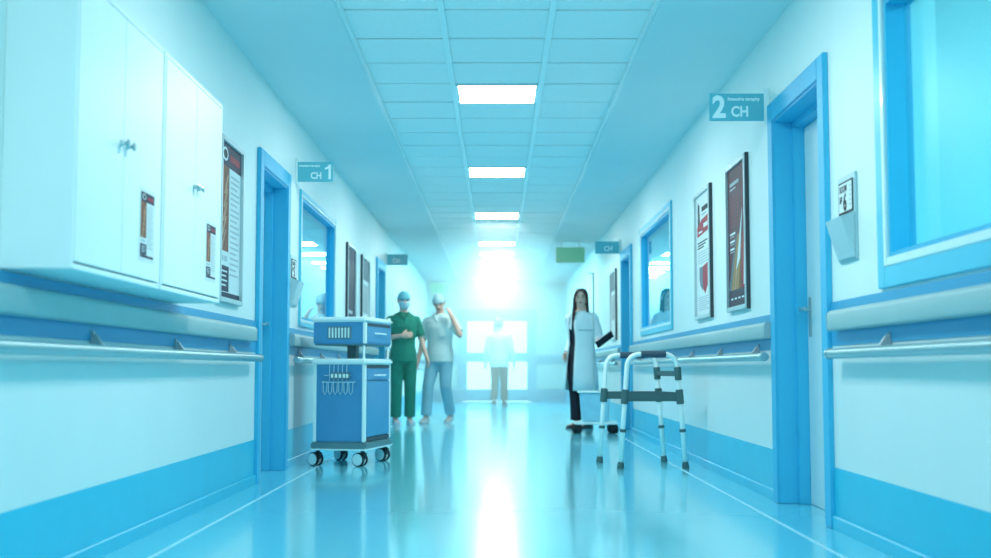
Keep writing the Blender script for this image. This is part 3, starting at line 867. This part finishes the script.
def person(name, loc, rz, H, label, arms, legs, outfit, headtilt=(0, 0), female=False):
    """local frame: faces -y, z up, lengths in units of H"""
    t = thing(name, loc, label, 'person', rz=rz)
    S = H
    def V(p): return Vector(p) * S
    k = .92 if female else outfit.get('slim', 1.)
    body = MB()
    torso = [(0, 0, .455, .070, .052), (0, 0, .49, .090, .064), (0, 0, .53, .094 * k if not female else .097, .066), (0, 0, .58, .084 * k, .060), (0, 0, .625, .076 * k, .054),
             (0, 0, .68, .086 * k, .061), (0, -.003, .735, .096 * k, .066), (0, 0, .785, .100 * k, .058), (0, .003, .815, .090 * k, .046), (0, .005, .835, .055, .036), (0, .004, .85, .033, .031), (0, 0, .885, .031, .031)]
    oval(body, [tuple(v * S for v in r) for r in torso])
    # head
    Rt = Matrix.Rotation(headtilt[0], 3, 'X') @ Matrix.Rotation(headtilt[1], 3, 'Z')
    nk = V((0, 0, .868))
    def Hd(p): return nk + Rt @ (V(p) - V((0, 0, .868)))
    body.ell(Hd((0, .004, .942)), V((.0435, .053, .058)), 18, 12, Rt)
    body.ell(Hd((0, -.016, .912)), V((.034, .036, .044)), 16, 10, Rt)
    body.ell(Hd((0, -.032, .885)), V((.018, .016, .012)), 10, 8, Rt)
    body.tube([Hd((0, -.046, .943)), Hd((0, -.060, .918)), Hd((0, -.048, .912))], [.005 * S, .0075 * S, .006 * S], 8)
    for s in (-1, 1): body.ell(Hd((s * .044, .006, .930)), V((.006, .011, .018)), 8, 7, Rt)
    sh = .108 * k
    for i, (s, a) in enumerate(((-1, arms[0]), (1, arms[1]))):
        P0 = V((s * sh, .004, .790)); E, Wp = V(a['elbow']), V(a['wrist'])
        cone(body, P0, E, .030 * S * k, .0235 * S * k)
        cone(body, E, Wp, .0245 * S * k, .0165 * S * k)
        hand(body, Wp, a.get('dir', Wp - E), a.get('palm', (0, -1, 0)), S, s * a.get('flip', 1), a.get('curl', .4))
    for s, l in ((-1, legs[0]), (1, legs[1])):
        P0 = V((s * .050, 0, .50)); K, An = V(l['knee']), V(l['ankle'])
        cone(body, P0, K, .050 * S, .034 * S); cone(body, K, An, .034 * S, .021 * S)
        f = Vector(l.get('foot', (0, -1, 0))).normalized() * S
        cone(body, An + f * -.01 - Vector((0, 0, .014 * S)), An + f * .085 - Vector((0, 0, .022 * S)), .018 * S, .013 * S)
    remesh('body', body, 'skin', t, .0065, 3)
    # face details
    for s in (-1, 1):
        e = MB(); e.ell(Hd((s * .018, -.0475, .937)), V((.0062, .004, .0036)), 10, 7, Rt); e.build('eye', 'eye', t, smooth='all')
        e = MB(); e.tube([Hd((s * .009, -.0515, .948)), Hd((s * .019, -.051, .951)), Hd((s * .029, -.045, .948))], .0018 * S, 6); e.build('eyebrow', outfit.get('hair', 'hairdark'), t)
    if not outfit.get('mask'):
        e = MB(); e.ell(Hd((0, -.0505, .898)), V((.013, .004, .0042)), 12, 8, Rt); e.build('mouth', 'lip', t, smooth='all')
    # shoes
    for s, l in ((-1, legs[0]), (1, legs[1])):
        An = V(l['ankle']); f = Vector(l.get('foot', (0, -1, 0))).normalized() * S; m = MB()
        z = Vector((0, 0, An.z - .036 * S + .0))
        base = Vector((An.x, An.y, max(0, An.z - .040 * S)))
        sd = Vector((-f.y, f.x, 0)).normalized() * S; rings = []
        for u, wd, hh in ((-.032, .016, .022), (-.022, .023, .040), (.02, .024, .042), (.06, .027, .030), (.095, .026, .024), (.116, .014, .014)):
            c = base + f * u
            rings.append([c + sd * wd * x + Vector((0, 0, hh * S * zz)) for x, zz in ((-1, 0), (1, 0), (1.02, .45), (.7, .95), (0, 1.05), (-.7, .95), (-1.02, .45))])
        m.ringloft(rings); m.build('shoe', outfit.get('shoe', 'shoe'), t, smooth=True)
    o = outfit
    # trousers
    if o.get('trousers'):
        m = MB(); g = .010
        oval(m, [tuple(v * S for v in r) for r in ((0, 0, .452, .080, .060), (0, 0, .49, .101, .074), (0, 0, .53, .104, .076), (0, 0, .60, .090, .066))])
        for s, l in ((-1, legs[0]), (1, legs[1])):
            P0 = V((s * .050, 0, .49)); K, An = V(l['knee']), V(l['ankle'])
            cone(m, P0, K, .058 * S, .045 * S)
            lo = K.lerp(An, .93)
            m.tube([K, K.lerp(An, .5), lo], [.045 * S, .042 * S, .043 * S], 16); m.ell(K, (.045 * S,) * 3)
        remesh('trousers', m, o['trousers'], t, .011, 3)
    # top
    if o.get('top'):
        m = MB(); hem = o.get('hem', .47)
        rows = [(0, 0, hem, .112 * k, .083), (0, 0, .53, .112 * k, .082), (0, 0, .60, .100 * k, .074), (0, 0, .66, .102 * k, .074), (0, -.003, .735, .112 * k, .078),
                (0, 0, .785, .118 * k, .069), (0, .003, .812, .106 * k, .055), (0, .005, .836, .062, .043), (0, .005, .846, .044, .038)]
        oval(m, [tuple(v * S for v in r) for r in rows])
        for s, a in ((-1, arms[0]), (1, arms[1])):
            P0 = V((s * sh, .004, .785)); E, Wp = V(a['elbow']), V(a['wrist'])
            if o.get('long'):
                cone(m, P0, E, .041 * S * k, .034 * S * k); m.tube([E, E.lerp(Wp, .5), E.lerp(Wp, .92)], [.034 * S * k, .030 * S * k, .027 * S * k], 14)
            else:
                en = P0.lerp(E, .82)
                m.tube([P0, P0.lerp(en, .5), en], [.037 * S, .037 * S, .040 * S], 16); m.ell(P0, (.036 * S,) * 3)
        remesh('scrub_top' if not o.get('long') else 'jacket', m, o['top'], t, .0105, 3)
        if not o.get('long'):
            m = MB()
            for s in (-1, 1):
                m.tube([V((s * .036, -.034, .850)), V((s * .022, -.058, .822)), V((0, -.071, .785))], .006 * S, 8)
            m.build('neckline', o['top'], t, smooth=True)
            m = MB(); m.hexa([V(p) for p in ((.024, -.088, .665), (.072, -.080, .665), (.072, -.07, .665), (.024, -.078, .665), (.024, -.088, .715), (.072, -.080, .715), (.072, -.07, .715), (.024, -.078, .715))])
            m.build('chest_pocket', o['top'], t, bevel=.002)
    def shell(nm, mt, c, r, t0, t1, p0, p1, thick=.004):
        m = MB(); rows = []
        nn = 20; mm = 10
        for i in range(mm + 1):
            th = t0 + (t1 - t0) * i / mm
            rows.append([Hd((c[0] + r[0] * math.sin(th) * math.cos(p0 + (p1 - p0) * q / nn), c[1] + r[1] * math.sin(th) * math.sin(p0 + (p1 - p0) * q / nn), c[2] + r[2] * math.cos(th))) for q in range(nn + 1)])
        m.ringloft(rows, cap=False, closed=False)
        ob = m.build(nm, mt, t, smooth='all')
        sm = ob.modifiers.new('thickness', 'SOLIDIFY'); sm.thickness = thick; sm.offset = 0
        return ob
    if o.get('cap'):
        shell('surgical_cap', o['cap'], (0, .004, .942), (.050, .059, .064), .02, PI * .50, 0, 2 * PI)
    if o.get('mask'):
        shell('face_mask', o['mask'], (0, -.014, .912), (.043, .046, .048), PI * .36, PI * .86, PI * 1.06, PI * 1.94)
    if o.get('shorthair'):
        shell('hair', o['shorthair'], (0, .006, .944), (.048, .057, .062), .02, PI * .42, 0, 2 * PI)
        shell('hair_back', o['shorthair'], (0, .008, .938), (.048, .056, .060), PI * .35, PI * .72, PI * .02, PI * .98)
    if o.get('longhair'):
        m = MB(); n = 18; rows = []
        for z, rx, ry, yc in ((1.005, .012, .014, .008), (1.0, .030, .034, .008), (.985, .044, .050, .008), (.96, .051, .056, .010), (.93, .053, .052, .016), (.90, .054, .044, .022), (.86, .056, .038, .026), (.82, .058, .034, .030), (.785, .050, .026, .036), (.765, .030, .016, .040)):
            ring = []
            for q in range(n):
                a = 2 * PI * q / n
                x, yv = rx * math.cos(a), yc + ry * math.sin(a)
                if z < .965 and math.sin(a) < -.2: yv = max(yv, .004)
                ring.append(Hd((x, yv, z)))
            rows.append(ring)
        m.ringloft(rows)
        remesh('hair', m, o['longhair'], t, .007, 2)
        for s in (-1, 1):
            m = MB(); m.tube([Hd((s * .018, -.038, .985)), Hd((s * .040, -.036, .955)), Hd((s * .046, -.030, .92)), Hd((s * .048, -.034, .87)), Hd((s * .050, -.050, .82)), Hd((s * .046, -.060, .78))], [.006 * S, .008 * S, .009 * S, .010 * S, .010 * S, .005 * S], 10)
            m.build('hair_lock', o['longhair'], t, smooth='all')
    if o.get('coat'):
        # open white coat: partial ovals leave a gap at the front
        m = MB(); n = 28; g0 = o.get('gap', .35); gc = o.get('gapdir', -PI / 2)
        rows = []
        for z, rx, ry in ((.27, .128, .105), (.36, .122, .100), (.45, .116, .092), (.53, .108, .083), (.60, .095, .074), (.66, .096, .075), (.735, .106, .080), (.785, .106, .070), (.815, .092, .057), (.838, .060, .045)):
            gg = g0 * (1 if z < .7 else .8)
            rows.append([V((rx * math.cos(gc + gg + (2 * PI - 2 * gg) * q / n), ry * math.sin(gc + gg + (2 * PI - 2 * gg) * q / n), z)) for q in range(n + 1)])
        m.ringloft(rows, cap=False, closed=False)
        ob = m.build('white_coat', o['coat'], t, smooth='all')
        sm = ob.modifiers.new('thickness', 'SOLIDIFY'); sm.thickness = .008; sm.offset = 1
        for s, a in ((-1, arms[0]), (1, arms[1])):
            m = MB(); P0 = V((s * sh, .004, .786)); E, Wp = V(a['elbow']), V(a['wrist'])
            cone(m, P0, E, .040 * S, .034 * S); m.tube([E, E.lerp(Wp, .5), E.lerp(Wp, .93)], [.034 * S, .030 * S, .026 * S], 14)
            remesh('coat_sleeve', m, o['coat'], ob, .010, 2)
        for s in (-1, 1):
            m = MB(); m.hexa([V((s * x, y_, z_)) for x, y_, z_ in ((.030, -.083, .70), (.052, -.082, .72), (.052, -.078, .72), (.030, -.079, .70), (.046, -.046, .845), (.062, -.040, .83), (.062, -.036, .83), (.046, -.042, .845))])
            m.build('lapel', o['coat'], ob, bevel=.002)
    if o.get('dress'):
        m = MB()
        oval(m, [tuple(v * S for v in r) for r in ((0, 0, .265, .100, .080), (0, 0, .40, .104, .080), (0, 0, .53, .104, .076), (0, 0, .60, .088, .064), (0, 0, .66, .088, .064), (0, -.004, .735, .100, .074), (0, 0, .785, .104, .063), (0, .003, .815, .090, .050), (0, .004, .838, .05, .038))])
        remesh('dress', m, o['dress'], t, .011, 3)
    return t

straight = lambda s, d=0: dict(knee=(s * .052, -.006 + d * .02, .285), ankle=(s * .054, .012 + d * .05, .040))
hang = lambda s: dict(elbow=(s * .145, .012, .635), wrist=(s * .165, -.028, .492), palm=(-s, 0, 0), curl=.5)

person('person', (-1.275, 16.5, 0), math.radians(14), 1.80, 'person in dark green scrubs, pale cap and face mask, one forearm across the waist',
       [dict(elbow=(-.138, .005, .650), wrist=(-.030, -.105, .665), dir=(.95, -.1, .12), palm=(0, 1, 0), curl=.3), dict(elbow=(.138, .008, .640), wrist=(.170, -.045, .505), palm=(-1, 0, 0), curl=.5)],
       [straight(-1), straight(1)], dict(top='green', trousers='green', cap='capblue', mask='mask', shoe='shoe', slim=.90), headtilt=(.12, 0))
person('person', (-.80, 16.95, 0), math.radians(-16), 1.80, 'person in pale scrubs and cap walking, head bowed, one hand raised to the face',
       [hang(-1), dict(elbow=(.185, -.070, .680), wrist=(.125, -.095, .825), dir=(-.45, .1, .88), palm=(-1, .2, 0), curl=.6)],
       [dict(knee=(-.075, -.055, .290), ankle=(-.085, -.075, .042)), dict(knee=(.050, -.010, .285), ankle=(.055, .110, .060), foot=(0, -1, -.2))],
       dict(top='pale', trousers='paleblue', cap='mask', shoe='shoe'), headtilt=(.38, .2))
person('person', (1.075, 15.45, 0), math.radians(-38), 1.77, 'person with long dark hair in an open white coat, holding out a black folder',
       [dict(elbow=(-.112, .055, .640), wrist=(-.095, -.055, .530), palm=(1, 0, 0), curl=.5), dict(elbow=(.140, .020, .650), wrist=(.185, -.075, .615), dir=(.75, -.6, .1), palm=(-.2, 0, 1), curl=.9)],
       [straight(-1), straight(1)], dict(coat='coat', gap=.34, gapdir=-PI / 2 - .35, dress='blackcloth', trousers='blackcloth', longhair='hairdark', shoe='shoedark'), headtilt=(0, .5), female=True)
person('person', (.045, 25.0, 0), math.radians(170), 1.79, 'distant person in a white top and brown trousers before the glazed doors',
       [hang(-1), hang(1)], [dict(knee=(-.05, -.05, .29), ankle=(-.05, -.04, .04)), dict(knee=(.05, 0, .285), ankle=(.05, .08, .055))],
       dict(top='coat', long=True, hem=.44, trousers='tan_cloth', shorthair='hairbrown', shoe='shoedark', hair='hairbrown'))
# black folder in the woman's hand
fo = thing('folder', (1.335, 15.05, 1.12), 'black folder held out by the person in the white coat', 'folder')
fo.rotation_euler = (.5, -.62, .2)
MB().box(-.125, .125, -.012, .012, -.05, .05).build('cover', 'blackcloth', fo, bevel=.003)
MB().box(-.118, .120, -.007, .007, -.046, .053).build('papers', 'paper', fo)

# ------------------------------------------------------------------ daylight, camera
w = bpy.data.worlds.new('World'); sc.world = w; w.use_nodes = True
bg = w.node_tree.nodes['Background']
bg.inputs['Color'].default_value = lin((188, 250, 255)); bg.inputs['Strength'].default_value = 3.2

w.cycles.sampling_method = 'NONE'

F = 1210.
cd = bpy.data.cameras.new('Camera'); cam = bpy.data.objects.new('Camera', cd); COL.objects.link(cam)
cd.sensor_width = 36; cd.lens = 36 * F / 991
cam.location = (0, 0, .75)
cam.rotation_euler = (PI / 2 + math.atan(90 / F), 0, math.atan(1.5 / F))
cd.dof.use_dof = True; cd.dof.focus_distance = 7.6; cd.dof.aperture_fstop = 2.0
cd.clip_end = 200
sc.camera = cam

# thin bright haze in the far half of the corridor
hz = MB().box(-HW + .12, HW - .12, 15.95, Y1 - .1, .02, HC - .06).build('haze', 'wall')
hm = bpy.data.materials.new('haze'); hm.use_nodes = True; nt = hm.node_tree; nt.nodes.remove(nt.nodes['Principled BSDF'])
vs = nt.nodes.new('ShaderNodeVolumeScatter'); vs.inputs['Color'].default_value = (.92, 1, 1, 1); vs.inputs['Anisotropy'].default_value = .35
vs.inputs['Density'].default_value = .15
nt.links.new(vs.outputs[0], nt.nodes['Material Output'].inputs['Volume'])
hz.data.materials.clear(); hz.data.materials.append(hm)
tag(hz, 'pale luminous haze filling the far end of the corridor', 'haze', kind='stuff')

sc.view_settings.view_transform = 'Standard'; sc.view_settings.look = 'None'
sc.view_settings.exposure = 1.65; sc.view_settings.gamma = 1.; sc.view_settings.use_curve_mapping = False
sc.cycles.max_bounces = 10; sc.cycles.diffuse_bounces = 6; sc.cycles.transparent_max_bounces = 12
sc.cycles.sample_clamp_indirect = 8.
sc.cycles.caustics_reflective = False; sc.cycles.caustics_refractive = False
